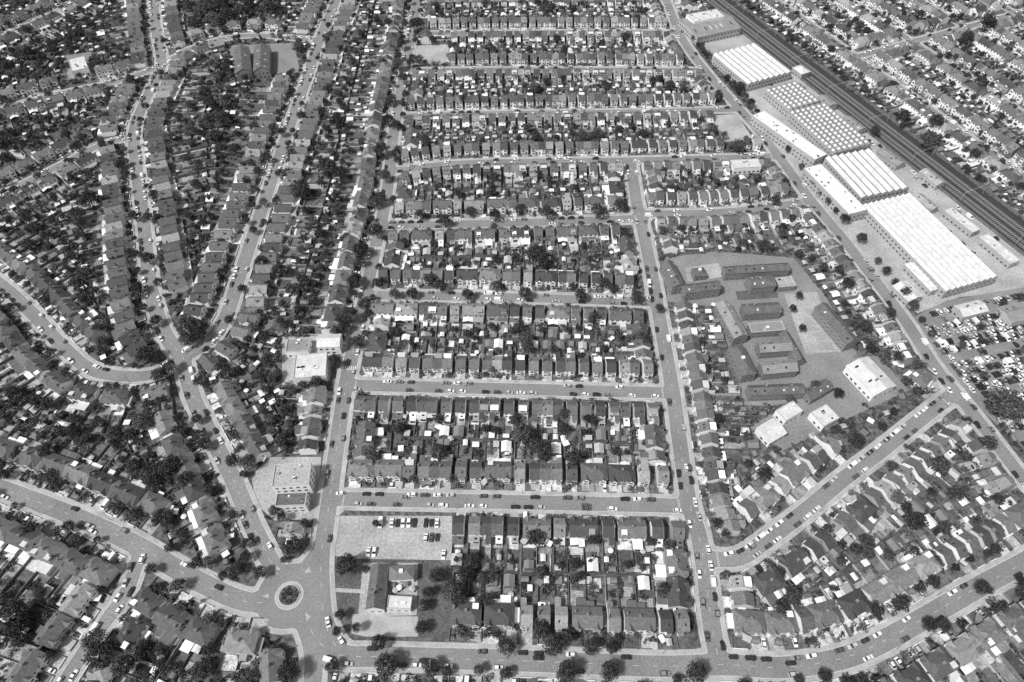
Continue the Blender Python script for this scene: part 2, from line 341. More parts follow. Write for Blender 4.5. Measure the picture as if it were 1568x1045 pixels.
def car(kind):
    mb=MB(); L,W={'hatch':(4.0,1.75),'saloon':(4.6,1.8),'suv':(4.5,1.9),'van':(5.2,2.0)}[kind]
    pm='vanw' if kind=='van' else 'car'
    h0={'hatch':.9,'saloon':.88,'suv':1.02,'van':1.15}[kind]; h1={'hatch':1.48,'saloon':1.43,'suv':1.7,'van':2.1}[kind]
    st=[(-L/2,.4,h0*.78,W*.42),(-L/2+.15,.28,h0*.97,W*.48),(-L*.2,.25,h0,W*.5),(L*.15,.25,h0,W*.5),(L*.36,.25,h0*.9,W*.49),(L/2-.12,.3,h0*.76,W*.45),(L/2,.4,h0*.62,W*.38)]
    vs=[]
    for x,a,b,w in st: vs+=[(x,-w,a),(x,-w,b*.85),(x,-w*.88,b),(x,w*.88,b),(x,w,b*.85),(x,w,a)]
    fs=[]
    for i in range(len(st)-1):
        for k in range(6):
            a=i*6+k; b_=i*6+(k+1)%6; fs.append((a,b_,b_+6,a+6))
    n=len(st)-1; fs+=[tuple(range(5,-1,-1)),tuple(range(n*6,n*6+6))]
    mb.add(vs,fs,pm)
    cb={'hatch':(-L*.46,-L*.36,L*.05,L*.24),'saloon':(-L*.34,-L*.2,L*.06,L*.22),'suv':(-L*.46,-L*.4,L*.05,L*.22),'van':(-L*.49,-L*.48,L*.22,L*.36)}[kind]
    w0,w1=W*.44,W*.37 if kind!='van' else W*.43
    b=[(cb[0],-w0,h0-.02),(cb[3],-w0,h0-.02),(cb[3],w0,h0-.02),(cb[0],w0,h0-.02)]
    t=[(cb[1],-w1,h1),(cb[2],-w1,h1),(cb[2],w1,h1),(cb[1],w1,h1)]
    sm='glass' if kind!='van' else pm
    v=b+t; mb.add(v,[(0,1,5,4),(2,3,7,6),(3,0,4,7)],sm); mb.add(v,[(1,2,6,5)],'glass')
    mb.slab([(x*1.01,y*1.02,z+.04) for x,y,z in t],.07,pm)
    for x in (-L*.31,L*.31):
        for y in (-W*.47,W*.47):
            n=10; vv=[(x+.32*math.cos(6.2832*i/n),y+s_,.32+.32*math.sin(6.2832*i/n)) for s_ in(-.1,.1) for i in range(n)]
            mb.add(vv,[(i,(i+1)%n,n+(i+1)%n,n+i) for i in range(n)]+[list(range(n)),list(range(n,2*n))],'dark')
    for y in (-W*.33,W*.33):
        mb.box(L/2-.1,y-.18,h0*.55,L/2+.02,y+.18,h0*.7,'white'); mb.box(-L/2-.02,y-.15,h0*.6,-L/2+.05,y+.15,h0*.78,'dark')
    return mb.mesh(kind+'_car')
CARS=[car('hatch'),car('hatch'),car('saloon'),car('suv')]; VAN=car('van')
def put_car(x,y,a,name='parked_car'):
    if not inview(x,y,10): return
    if rnd.random()<.07: obj('parked_van',VAN,(x,y,.005),a)
    else: obj(name,rnd.choice(CARS),(x,y,.005),a)
# ------------------------------------------------------------------ grids
GX0,GY0,NX,NY=-640,10,1280,790
SDF=np.full((NX+1,NY+1),99.,np.float32); OCC=np.zeros((NX+1,NY+1),np.int32)
def sdf(x,y):
    i=int(x-GX0+.5); j=int(y-GY0+.5)
    return SDF[i,j] if 0<=i<=NX and 0<=j<=NY else 99
def occ(x,y):
    i=int(x-GX0+.5); j=int(y-GY0+.5)
    return OCC[i,j] if 0<=i<=NX and 0<=j<=NY else 1
def setocc(x,y,v):
    i=int(x-GX0+.5); j=int(y-GY0+.5)
    if 0<=i<=NX and 0<=j<=NY: OCC[i,j]=v
def catmull(pts,step=3.0):
    out=[]
    p=[Vector(q) for q in pts]; p=[p[0]*2-p[1]]+p+[p[-1]*2-p[-2]]
    for i in range(1,len(p)-2):
        n=max(2,int((p[i+1]-p[i]).length/step))
        for k in range(n):
            t=k/n; a,b,c,d=p[i-1],p[i],p[i+1],p[i+2]
            out.append(.5*((2*b)+(c-a)*t+(2*a-5*b+4*c-d)*t*t+(3*b-a-3*c+d)*t**3))
    out.append(p[-2]); return out
ROADS={}
def road(name,px,hw,world=False):
    hw*=.84
    w=[tuple(q) for q in px] if world else [P(u,v) for u,v in px]
    pl=catmull(w)
    ROADS[name]=(pl,hw)
    for a,b in zip(pl[:-1],pl[1:]):
        i0=max(0,int(min(a.x,b.x)-GX0-22)); i1=min(NX,int(max(a.x,b.x)-GX0+22)); j0=max(0,int(min(a.y,b.y)-GY0-22)); j1=min(NY,int(max(a.y,b.y)-GY0+22))
        if i1<=i0 or j1<=j0: continue
        X=(np.arange(i0,i1+1)+GX0)[:,None]; Y=(np.arange(j0,j1+1)+GY0)[None,:]
        dx,dy=b.x-a.x,b.y-a.y; L2=dx*dx+dy*dy+1e-9
        t=np.clip(((X-a.x)*dx+(Y-a.y)*dy)/L2,0,1)
        d=np.hypot(X-a.x-t*dx,Y-a.y-t*dy)-hw
        SDF[i0:i1+1,j0:j1+1]=np.minimum(SDF[i0:i1+1,j0:j1+1],d)
road('R1',[(520,1000),(498,955),(492,900),(492,850),(500,800),(515,690),(528,600),(540,540),(560,450),(575,380),(592,300),(601,220),(612,150),(625,80),(640,0),(652,-45)],4.6)
road('R1b',[(490,842),(470,870),(445,905)],4.2)
road('R2',[(1102,1016),(1090,960),(1080,880),(1070,820),(1055,770),(1041,680),(1030,600),(1012,500),(1000,430),(988,370),(975,310),(965,248)],4.6)
road('A',[(510,764),(780,769),(1056,775)],4.3)
road('B',[(530,590),(780,596),(1029,602)],4.3)
road('C',[(562,452),(780,456),(1003,463)],4.0)
road('D',[(585,346),(780,342),(985,335)],4.2)
road('D2',[(985,328),(1110,325),(1240,309)],3.8)
road('E',[(600,262),(720,250),(960,246),(1192,240)],3.8)
road('E1',[(608,178),(780,174),(960,172),(1132,168)],3.7)
road('E2',[(619,109),(780,107),(1080,108)],3.7)
road('E3',[(628,52),(800,50),(1040,50)],3.7)
road('E4',[(640,0),(800,-2),(1020,-2)],3.7)
road('W',[(-80,722),(0,748),(100,785),(200,830),(300,888),(380,922),(440,915)],4.8)
road('NW',[(443,912),(425,880),(405,842),(385,800),(360,740),(330,680),(305,630),(290,590),(280,545)],4.6)
road('S',[(280,548),(230,575),(150,570),(100,535),(50,480),(0,435),(-60,395)],4.2)
road('G1',[(280,548),(318,525),(345,488),(365,430),(385,370),(405,310),(425,250),(445,190),(470,120),(490,60),(515,0),(530,-45)],5.0)
road('G2',[(280,548),(252,510),(234,455),(226,400),(220,340),(210,260),(206,200),(225,150),(247,100),(240,50),(235,0),(232,-45)],4.8)
road('L1',[(-90,200),(30,160),(110,140),(180,125),(245,103)],3.7)
road('L2',[(-90,345),(20,290),(90,255),(150,225),(206,208)],3.7)
road('L3',[(-60,85),(30,45),(110,5),(170,-45)],3.7)
road('L4',[(245,103),(300,72),(380,55),(488,62)],3.7)
road('SW',[(215,845),(195,905),(160,955),(125,1005),(90,1060),(60,1110)],3.7)
road('S0',[(443,912),(465,950),(480,1000),(478,1060),(475,1110)],4.4)
road('F',[(468,955),(510,1000),(600,1006),(800,1012),(1000,1020),(1110,1018),(1200,1022),(1290,1008),(1360,978),(1430,938),(1500,898),(1568,862),(1650,815)],4.8)
road('G',[(1082,856),(1130,855),(1170,830),(1230,785),(1290,735),(1350,690),(1400,650),(1455,607)],4.2)
road('H',[(1005,-45),(1020,0),(1045,60),(1085,115),(1130,165),(1165,205),(1200,250),(1240,305),(1290,365),(1340,430),(1385,490),(1430,560),(1470,610),(1510,660),(1568,735),(1650,830)],4.4)
RA=Vector(P(1095,0)); RB=Vector(P(1568,365)); RD=(RB-RA).normalized(); RN=Vector((-RD.y,RD.x))
if RN.x<0: RN=-RN
for k,off in enumerate((48,108,168,228)):
    a=RA+RN*off-RD*120; b=RB+RN*off+RD*60
    road('K%d'%k,[a,(a+b)/2+RN*3,b],3.8,True)
a=RA+RN*48+RD*130; road('KX',[a,a+RN*100,a+RN*230],3.6,True)
RC=P(443,912)
X=(np.arange(NX+1)+GX0)[:,None]; Y=(np.arange(NY+1)+GY0)[None,:]
dd=np.hypot(X-RC[0],Y-RC[1])
SDF[:]=np.minimum(SDF,dd-14.0); SDF[:]=np.maximum(SDF,6.2-dd)
def clip(poly,thr,keep_less):
    out=[]; n=len(poly)
    for i in range(n):
        a=poly[i]; b=poly[(i+1)%n]
        ia=(a[2]<=thr)==keep_less or a[2]==thr; ib=(b[2]<=thr)==keep_less or b[2]==thr
        if ia: out.append(a)
        if ia!=ib:
            t=(thr-a[2])/(b[2]-a[2]); out.append((a[0]+(b[0]-a[0])*t,a[1]+(b[1]-a[1])*t,thr))
    return out
PW=2.2
def build_roads():
    st=2; rd=MB(); pv=MB(); kb=MB()
    D=SDF[::st,::st]
    mn=np.minimum(np.minimum(D[:-1,:-1],D[1:,:-1]),np.minimum(D[:-1,1:],D[1:,1:]))
    mx=np.maximum(np.maximum(D[:-1,:-1],D[1:,:-1]),np.maximum(D[:-1,1:],D[1:,1:]))
    for i,j in np.argwhere(mn<PW+.01):
        x=GX0+i*st; y=GY0+j*st
        if not inview(x,y,90): continue
        poly=[(x,y,float(D[i,j])),(x+st,y,float(D[i+1,j])),(x+st,y+st,float(D[i+1,j+1])),(x,y+st,float(D[i,j+1]))]
        if mx[i,j]<=0: rd.quad([(p[0],p[1],0) for p in poly],'asphalt'); continue
        if mn[i,j]<0:
            q=clip(poly,0,True)
            if len(q)>2: rd.quad([(p[0],p[1],0) for p in q],'asphalt')
            e=[p for p in q if abs(p[2])<1e-9]
            if len(e)==2: kb.quad([(e[0][0],e[0][1],0),(e[1][0],e[1][1],0),(e[1][0],e[1][1],.12),(e[0][0],e[0][1],.12)],'kerb')
        q=clip(poly,0,False)
        if len(q)>2:
            k=clip(q,.3,True)
            if len(k)>2: kb.quad([(p[0],p[1],.12) for p in k],'kerb')
            q=clip(q,.3,False)
            if len(q)>2:
                q=clip(q,PW,True)
                if len(q)>2: pv.quad([(p[0],p[1],.12) for p in q],'pave')
    obj('road',rd.mesh('road')); obj('pavement',pv.mesh('pavement')); obj('kerb',kb.mesh('kerb'))
build_roads()
def poly_cells(poly):
    xs=[p[0] for p in poly]; ys=[p[1] for p in poly]
    i0=max(0,int(min(xs)-GX0)); i1=min(NX,int(max(xs)-GX0)+1); j0=max(0,int(min(ys)-GY0)); j1=min(NY,int(max(ys)-GY0)+1)
    X=(np.arange(i0,i1+1)+GX0)[:,None]*np.ones((1,j1-j0+1)); Y=(np.arange(j0,j1+1)+GY0)[None,:]*np.ones((i1-i0+1,1))
    ins=np.zeros(X.shape,bool); n=len(poly)
    for k in range(n):
        x1,y1=poly[k]; x2,y2=poly[(k+1)%n]
        c=((y1>Y)!=(y2>Y))&(X<(x2-x1)*(Y-y1)/(y2-y1+1e-12)+x1); ins^=c
    return i0,j0,ins
ZN=[0]
def zone(name,px,mat,mark=-1,world=False,z=None):
    poly=px if world else [P(u,v) for u,v in px]
    if mat:
        ZN[0]+=1; zz=(-.094+.0033*ZN[0]) if z is None else z
        mb=MB(); mb.quad([(x,y,zz) for x,y in poly],mat); obj(name,mb.mesh(name))
    if mark:
        i0,j0,ins=poly_cells(poly); sub=OCC[i0:i0+ins.shape[0],j0:j0+ins.shape[1]]; sub[ins]=mark
    return poly
zone('ground',[(-6000,-3000),(6000,-3000),(6000,9000),(-6000,9000)],'earth',0,True,-.1)
zone('factory_yard',[(1070,62),(1060,20),(1130,20),(1240,110),(1400,235),(1568,375),(1640,440),(1640,520),(1568,445),(1470,455),(1405,480),(1370,455),(1300,360),(1255,305),(1220,262),(1150,165)],'yard')
rw=[RA-RD*150-RN*13,RB+RD*150-RN*13,RB+RD*150+RN*13,RA-RD*150+RN*13]
zone('railway_ballast',[tuple(p) for p in rw],'ballast',-1,True,-.004)
zone('scrapyard_ground',[(1395,488),(1450,460),(1568,440),(1640,500),(1640,760),(1580,700),(1500,625),(1460,585)],'tarmac')
zone('school_ground',[(1018,395),(1095,385),(1215,395),(1265,455),(1312,540),(1262,605),(1180,622),(1140,620),(1098,470),(1022,462)],'tarmac')
zone('school_playground',[(1200,450),(1250,447),(1274,500),(1290,538),(1234,543)],'yard',0)
zone('school_lawn',[(1236,548),(1288,543),(1296,565),(1262,600),(1240,602)],'tarmac',0)
zone('school_courtyard',[(1050,410),(1100,403),(1108,424),(1052,432)],'yard',0)
zone('school_garden',[(1126,446),(1190,443),(1192,456),(1130,460)],'grass',0)
zone('car_park',[(517,790),(692,790),(692,858),(560,862),(510,850)],'yard')
zone('pub_garden',[(510,855),(692,858),(690,978),(560,975),(508,950)],'grass')
zone('pub_terrace',[(556,862),(640,862),(638,942),(548,945)],'yard',-1)
zone('pub_path',[(508,900),(560,903),(558,909),(508,906)],'pave',-1)
zone('pub_forecourt',[(540,940),(600,944),(640,944),(640,975),(560,975),(538,970)],'pave',-1)
zone('apartment_forecourt',[(385,730),(412,700),(492,700),(486,795),(420,797),(392,772)],'yard')
zone('shop_yard',[(432,515),(512,515),(505,585),(432,590)],'yard')
zone('sports_court',[(1088,178),(1128,174),(1152,212),(1108,218)],'yard')
zone('hall_yard',[(350,70),(450,66),(460,112),(362,120)],'tarmac')
zone('workshop_yard',[(1148,655),(1215,612),(1300,548),(1345,545),(1392,598),(1300,640),(1200,690)],'tarmac')
zone('allotment_yard',[(636,70),(688,68),(686,98),(634,100)],'yard')
zone('hall_yard',[(95,85),(140,80),(148,115),(105,122)],'tarmac')
def building(name,px,h,roof='flat',rh=2.5,rm='midroof',wm='fact',par=.5,sto=None,world=False):
    q=[Vector(P(u,v,h)) for u,v in px] if not world else [Vector(p) for p in px]
    A=sum(q[i].x*q[(i+1)%4].y-q[(i+1)%4].x*q[i].y for i in range(4))
    if A<0: q=q[::-1]
    d=(q[1]-q[0])+(q[2]-q[3]); L=d.length/2; d.normalize(); n=Vector((-d.y,d.x))
    W=(((q[3]-q[0])+(q[2]-q[1]))/2).dot(n); c=(q[0]+q[1]+q[2]+q[3])/4
    if L<W: d,n=n,-d; L,W=W,L
    mb=MB(); x0,x1,y0,y1=-L/2,L/2,-W/2,W/2
    mb.box(x0,y0,-.1,x1,y1,h,wm,rm)
    if roof=='flat':
        for a in ((x0,y0,x1,y0+.3),(x0,y1-.3,x1,y1),(x0,y0+.3,x0+.3,y1-.3),(x1-.3,y0+.3,x1,y1-.3)):
            mb.box(a[0],a[1],h+.002,a[2],a[3],h+par,'kerb')
        for k in range(int(L*W/45)+1):
            x=rnd.uniform(x0+1.5,x1-1.5); y=rnd.uniform(y0+1.2,y1-1.2); s=rnd.uniform(.4,.9)
            mb.box(x-s,y-s*.7,h+.003,x+s,y+s*.7,h+rnd.uniform(.3,1.1),rnd.choice(['white','steel','kerb']),rnd.choice(['glass','white','steel']))
        if L>30:
            k=x0+4
            while k<x1-2: mb.box(k,y0+.31,h+.004,k+.15,y1-.31,h+.12,'midroof'); k+=5
    elif roof=='gable':
        gable_x(mb,x0,x1,y0,y1,h+.01,rh,rm,wm,.3,.3)
        for k in range(int(L/5)):
            x=x0+2.5+k*5
            for sg in (-1,1):
                if rnd.random()<.5: continue
                ya=sg*W*.32; yb=sg*W*.18
                za=h+rh*(1-.64)+.05; zb=h+rh*(1-.36)+.05
                mb.quad([(x-.5,ya,za),(x+.5,ya,za),(x+.5,yb,zb),(x-.5,yb,zb)],rnd.choice(['glass','lightroof','glass']))
        if L>14: chimney(mb,x0+L*.3,W*.1,h+rh*.6,h+rh+1.2,.8,.8)
    elif roof=='hip': hip(mb,x0,x1,y0,y1,h+.1,rh,rm); mb.box(-.8,-.8,h+rh-.6,.8,.8,h+rh+.6,'white')
    elif roof=='saw':
        nt_=sto or max(3,int(W/7))
        for k in range(nt_):
            a=y0+W*k/nt_; b_=y0+W*(k+1)/nt_; m_=a+(b_-a)*.5
            dm='darkroof' if rm=='greyroof' else 'midroof'
            # each bay: one glazed slope, one sheeted slope, gutter between bays
            mb.quad([(x0,a+.3,h+.05),(x1,a+.3,h+.05),(x1,m_,h+rh),(x0,m_,h+rh)],dm)
            mb.quad([(x0,m_,h+rh),(x1,m_,h+rh),(x1,b_-.1,h+.05),(x0,b_-.1,h+.05)],rm)
            for xx in (x0,x1): mb.quad([(xx,a,h),(xx,b_,h),(xx,m_,h+rh)],wm)
            t=x0+2
            while t<x1-1.5:
                f0,f1=.22,.8; z_=lambda f: h+.05+(rh-.05)*f+.04
                ya=a+.3+(m_-a-.3)*f0; yb=a+.3+(m_-a-.3)*f1
                mb.quad([(t,ya,z_(f0)),(t+1.6,ya,z_(f0)),(t+1.6,yb,z_(f1)),(t,yb,z_(f1))],'greyroof' if rm=='greyroof' else ('ballast' if sto and sto<8 and rm=='midroof' else 'darkroof'))
                if rm=='midroof':
                    ya=b_-.1-(b_-.1-m_)*f0; yb=b_-.1-(b_-.1-m_)*f1
                    mb.quad([(t,yb,z_(f1)),(t+1.8,yb,z_(f1)),(t+1.8,ya,z_(f0)),(t,ya,z_(f0))],'white')
                t+=4.0
    fl=max(1,int(h/3.2))
    for f in range(fl):
        z=.9+f*3.1
        for k in range(int(L/3.2)):
            x=x0+1.8+k*3.2
            if x<x1-1: win(mb,x,y0,z,1.5,1.3,-1); win(mb,x,y1,z,1.5,1.3,1)
        for k in range(int(W/3.2)):
            y=y0+1.8+k*3.2
            if y<y1-1: winx(mb,x0,y,z,1.5,1.3,-1); winx(mb,x1,y,z,1.5,1.3,1)
    obj(name,mb.mesh(name),(c.x,c.y,0),math.atan2(d.y,d.x))
    p=[c+d*sx*(L/2+1.5)+n*sy*(W/2+1.5) for sx,sy in((-1,-1),(1,-1),(1,1),(-1,1))]
    zone(name,[tuple(v) for v in p],None,-1,True)
B=building
B('factory_shed',[(1320,312),(1392,300),(1530,420),(1449,450)],7,'saw',1.5,'lightroof',sto=9)
B('factory_shed',[(1268,243),(1336,227),(1390,290),(1314,303)],7,'saw',1.5,'lightroof',sto=7)
B('factory_shed',[(1220,168),(1268,156),(1330,222),(1263,239)],7,'saw',1.3,'midroof',sto=7)
B('factory_shed',[(1168,138),(1212,124),(1262,155),(1210,168)],7,'saw',1.3,'midroof',sto=6)
B('factory_shed',[(1095,84),(1160,66),(1210,112),(1142,130)],7,'saw',1.4,'lightroof',sto=8)
B('factory_office_block',[(1163,172),(1182,166),(1253,242),(1236,252)],8,'flat',0,'white','fact')
B('factory_office_block',[(1240,256),(1264,250),(1320,324),(1290,332)],8,'flat',0,'white','fact')
B('warehouse',[(1040,28),(1105,18),(1132,42),(1066,60)],7,'gable',2.5,'midroof','fact')
B('warehouse',[(1052,22),(1098,15),(1108,26),(1062,36)],10.5,'flat',0,'lightroof','white')
B('workshop',[(1388,404),(1404,400),(1440,442),(1422,448)],4.5,'saw',1,'lightroof',sto=3)
B('workshop',[(1370,436),(1392,430),(1410,454),(1388,464)],5,'gable',1.5,'lightroof')
B('workshop',[(1410,262),(1424,258),(1446,280),(1432,285)],4.5,'gable',1.5,'greyroof')
B('workshop',[(1445,322),(1458,318),(1500,352),(1488,358)],4.5,'flat',1.5,'lightroof')
B('workshop',[(1500,362),(1514,358),(1560,400),(1545,406)],4.5,'flat',1.5,'lightroof')
B('workshop',[(1345,232),(1360,226),(1385,250),(1370,256)],4.5,'gable',1.5,'midroof')
B('workshop',[(1290,182),(1304,178),(1326,197),(1312,202)],4.5,'gable',1.5,'midroof')
B('workshop',[(1400,300),(1412,296),(1436,318),(1424,323)],4.5,'gable',1.2,'greyroof')
B('workshop',[(1462,468),(1500,460),(1512,476),(1474,486)],5,'gable',1.5,'lightroof')
B('workshop',[(1530,470),(1568,462),(1590,485),(1550,494)],6,'gable',1.5,'midroof')
B('station_building',[(1213,104),(1226,100),(1240,110),(1228,114)],5,'hip',1.5,'lightroof')
B('station_building',[(1250,150),(1266,146),(1282,160),(1266,165)],5,'gable',1.5,'midroof')
for q_,h_,rf,rm_ in (([(1018,402),(1036,399),(1042,438),(1024,441)],7,'gable','darkroof'),([(1046,436),(1100,430),(1102,442),(1048,450)],7,'gable','darkroof'),([(1108,408),(1205,403),(1209,413),(1110,420)],6,'gable','darkroof'),
 ([(1145,424),(1182,421),(1186,438),(1148,442)],6,'gable','darkroof'),([(1104,464),(1124,461),(1138,515),(1116,520)],7,'gable','midroof'),([(1120,530),(1140,528),(1154,572),(1132,577)],7,'hip','darkroof'),
 ([(1136,466),(1192,463),(1195,478),(1140,482)],6,'gable','darkroof'),([(1146,496),(1198,492),(1201,506),(1150,510)],5,'flat','midroof'),([(1160,524),(1208,521),(1212,536),(1164,540)],6,'gable','midroof'),([(1164,555),(1216,550),(1220,568),(1168,573)],6,'gable','midroof'),
 ([(1144,590),(1228,588),(1231,601),(1150,606)],6,'gable','darkroof'),([(1254,468),(1271,464),(1310,522),(1290,530)],7,'gable','darkroof'),([(1199,510),(1212,508),(1228,552),(1214,555)],5,'gable','darkroof'),([(1188,426),(1212,424),(1218,438),(1192,441)],4,'flat','yard'),([(1060,412),(1078,410),(1081,422),(1063,424)],4,'hip','darkroof')):
    B('school_building',q_,h_,rf,2.1,rm_,'brick')
B('workshop',[(1290,562),(1326,549),(1375,588),(1345,604)],6,'gable',2,'lightroof','white')
B('workshop',[(1188,628),(1215,614),(1228,630),(1203,646)],5,'flat',2,'lightroof','white')
B('workshop',[(1158,655),(1183,642),(1205,662),(1180,678)],5,'gable',1.5,'lightroof','white')
B('workshop',[(1240,632),(1265,620),(1285,640),(1262,654)],5,'flat',2,'lightroof','white')
B('workshop',[(1228,600),(1262,580),(1276,594),(1244,612)],5,'gable',2,'darkroof','brick')
B('apartment_building',[(420,712),(476,709),(474,742),(418,746)],10,'flat',2,'yard','white')
B('apartment_building',[(424,756),(470,754),(468,774),(422,776)],7,'flat',2,'darkroof','white')
B('shop_building',[(450,545),(500,540),(500,576),(452,580)],6,'flat',2,'lightroof','white')
B('shop_building',[(488,512),(522,512),(520,530),(486,532)],7,'gable',2,'lightroof','white')
B('shop_building',[(438,520),(475,518),(472,538),(440,540)],5,'flat',2,'midroof','white')
B('pub_building',[(566,866),(592,866),(588,932),(564,932)],6,'gable',2.4,'darkroof','wallw')
B('pub_building',[(596,868),(634,866),(632,886),(598,888)],5,'hip',2,'roof','wallw')
B('pub_building',[(594,912),(630,914),(630,934),(593,932)],3.5,'flat',2.5,'lightroof','white')
for u,v in ((602,898),(612,902),(622,896),(632,904),(606,906),(648,930)):
    x,y=P(u,v); obj('garden_table_with_parasol',PARA,(x,y,0),rnd.uniform(0,3))
B('church_hall',[(355,76),(378,73),(388,108),(364,112)],7,'gable',3,'darkroof','brick')
B('church_hall',[(384,73),(408,71),(418,106),(394,109)],7,'gable',3,'darkroof','brick')
B('community_hall',[(103,92),(130,87),(134,104),(112,111)],6,'flat',2,'lightroof','white')
B('community_hall',[(1118,246),(1160,244),(1166,256),(1124,259)],5,'flat',2,'lightroof','white')
# ------------------------------------------------------------------ plots
PLOTS=[]
def row(name,side,typ,setb=3.0,s0=0,s1=1e9,gmax=26,dens=1.0):
    pl,hw=ROADS[name]
    cum=[0]
    for a,b in zip(pl[:-1],pl[1:]): cum.append(cum[-1]+(b-a).length)
    tot=cum[-1]; s=max(0,s0)+2; s1=min(s1,tot)
    run=0
    def at(q):
        i=min(len(cum)-2,max(0,bisect.bisect_right(cum,q)-1)); t=(q-cum[i])/(cum[i+1]-cum[i]+1e-9)
        p=pl[i].lerp(pl[i+1],t)
        i2=min(len(pl)-1,i+3); i3=max(0,i-2); d=(pl[i2]-pl[i3]).normalized()
        return p,d
    while s<s1:
        ty=typ
        if typ=='M': ty='T' if run>0 or rnd.random()<.35 else 'S'
        if typ=='N': ty='T' if run>0 or rnd.random()<.62 else 'S'
        if ty=='T': w,dep=5.2,8.2
        elif ty=='S': w,dep=12.2,8.2
        else: w,dep=7.2,9.6
        p,d=at(min(s+w/2,tot)); n=Vector((-d.y,d.x))*side
        sb=setb+(rnd.choice([0,0,.5,-.4]) if ty!='T' else 0)
        c=p+n*(hw+PW+sb+dep/2)
        ok=inview(c.x,c.y,45) and rnd.random()<dens
        if ok:
            for a in (-.5,-.17,.17,.5):
                for b_ in (-.5,0,.5,1.0):
                    q=c+d*(w*a*.94)+n*(dep*b_)
                    if occ(q.x,q.y)!=0 or sdf(q.x,q.y)<PW+(.6 if b_<.9 else 0): ok=False;break
                if not ok: break
        if not ok: s+=2.0; run=0; continue
        pid=len(PLOTS)+1
        a=-w/2
        while a<=w/2:
            b_=-dep/2
            while b_<=dep/2+.5:
                q=c+d*a*.98+n*b_; setocc(q.x,q.y,pid); b_+=.7
            a+=.7
        gap=0
        if ty=='S': gap=rnd.choice([1.0,1.6,2.6])
        elif ty=='G': gap=rnd.choice([.9,1.2,2.6])
        PLOTS.append(dict(c=c,d=d,n=n,w=w+gap,dep=dep,ty=ty,L=0,gmax=gmax+rnd.uniform(-2,2),row=(name,side),setb=sb))
        s+=w+gap
        if ty=='T':
            run=run-1 if run>0 else (rnd.randint(8,18) if typ=='T' else rnd.randint(4,9))
            if run<=1: s+=1.2; run=0
        else: run=0
rowspec=[('A',1,'N',4),('A',-1,'N',4),('B',1,'T',3.5),('B',-1,'T',4),('C',1,'N',4),('C',-1,'N',4),('D',1,'N',4),('D',-1,'N',4),
 ('E',1,'T',2.5),('E',-1,'T',3),('E1',1,'T',2.5),('E1',-1,'T',2.5),('E2',1,'T',2.5),('E2',-1,'T',2.5),('E3',1,'T',2.5),('E3',-1,'T',2.5),('E4',1,'T',2.5),('E4',-1,'T',2.5),
 ('D2',1,'T',3),('D2',-1,'T',3),
 ('F',1,'N',6),('R1',1,'T',3,0,165),('R1',1,'M',4.5,165),('R2',-1,'T',3.5),('R2',1,'M',3.5),('R1',-1,'M',4),
 ('G1',1,'G',5),('G1',-1,'G',5),('G2',1,'G',5),('G2',-1,'G',5),('S',1,'S',6),('S',-1,'S',6),('NW',1,'S',6),('NW',-1,'S',6),
 ('W',1,'S',7),('W',-1,'S',7),('G',1,'N',5),('G',-1,'N',5),('F',-1,'S',6),('H',-1,'T',4),('H',1,'M',5),
 ('SW',1,'S',6),('SW',-1,'S',6),('S0',1,'S',6),('S0',-1,'S',6),
 ('L1',1,'S',5),('L1',-1,'S',5),('L2',1,'S',5),('L2',-1,'S',5),('L3',1,'S',5),('L3',-1,'S',5),('L4',1,'S',5),('L4',-1,'S',5),
 ('K0',1,'M',4),('K0',-1,'M',4),('K1',1,'M',4),('K1',-1,'M',4),('K2',1,'M',4),('K2',-1,'M',4),('K3',1,'M',4),('K3',-1,'M',4),('KX',1,'M',4),('KX',-1,'M',4)]
for rs in rowspec: row(*rs)
active=list(range(len(PLOTS)))
for step in range(32):
    nxt=[]
    for i in active:
        p=PLOTS[i]
        if p['L']>=p['gmax']: continue
        b_=p['dep']/2+1.2+p['L']+1
        ok=True
        for a in (-.32,0,.32):
            q=p['c']+p['d']*(p['w']*a)+p['n']*b_
            o=occ(q.x,q.y)
            if (o!=0 and o!=i+1) or sdf(q.x,q.y)<PW+.3: ok=False;break
        if not ok: continue
        a=-p['w']/2+.2
        while a<p['w']/2:
            q=p['c']+p['d']*a+p['n']*b_
            if occ(q.x,q.y)==0: setocc(q.x,q.y,i+1)
            a+=.7
        p['L']+=1; nxt.append(i)
    active=nxt
gm=MB(); gsh=[]
def gquad(p,a0,a1,b0,b1,z,sh,c=None):
    c=c or p['c']; d=p['d']; n=p['n']
    gm.quad([(c.x+d.x*a+n.x*b_,c.y+d.y*a+n.y*b_,z) for a,b_ in((a0,b0),(a1,b0),(a1,b1),(a0,b1))],'garden'); gsh.append(sh)
FEN={}; WAL={}
def loc(p,a,b_):
    q=p['c']+p['d']*a+p['n']*b_; return (q.x,q.y)
cnt=dict(h=0,s=0,t=0)
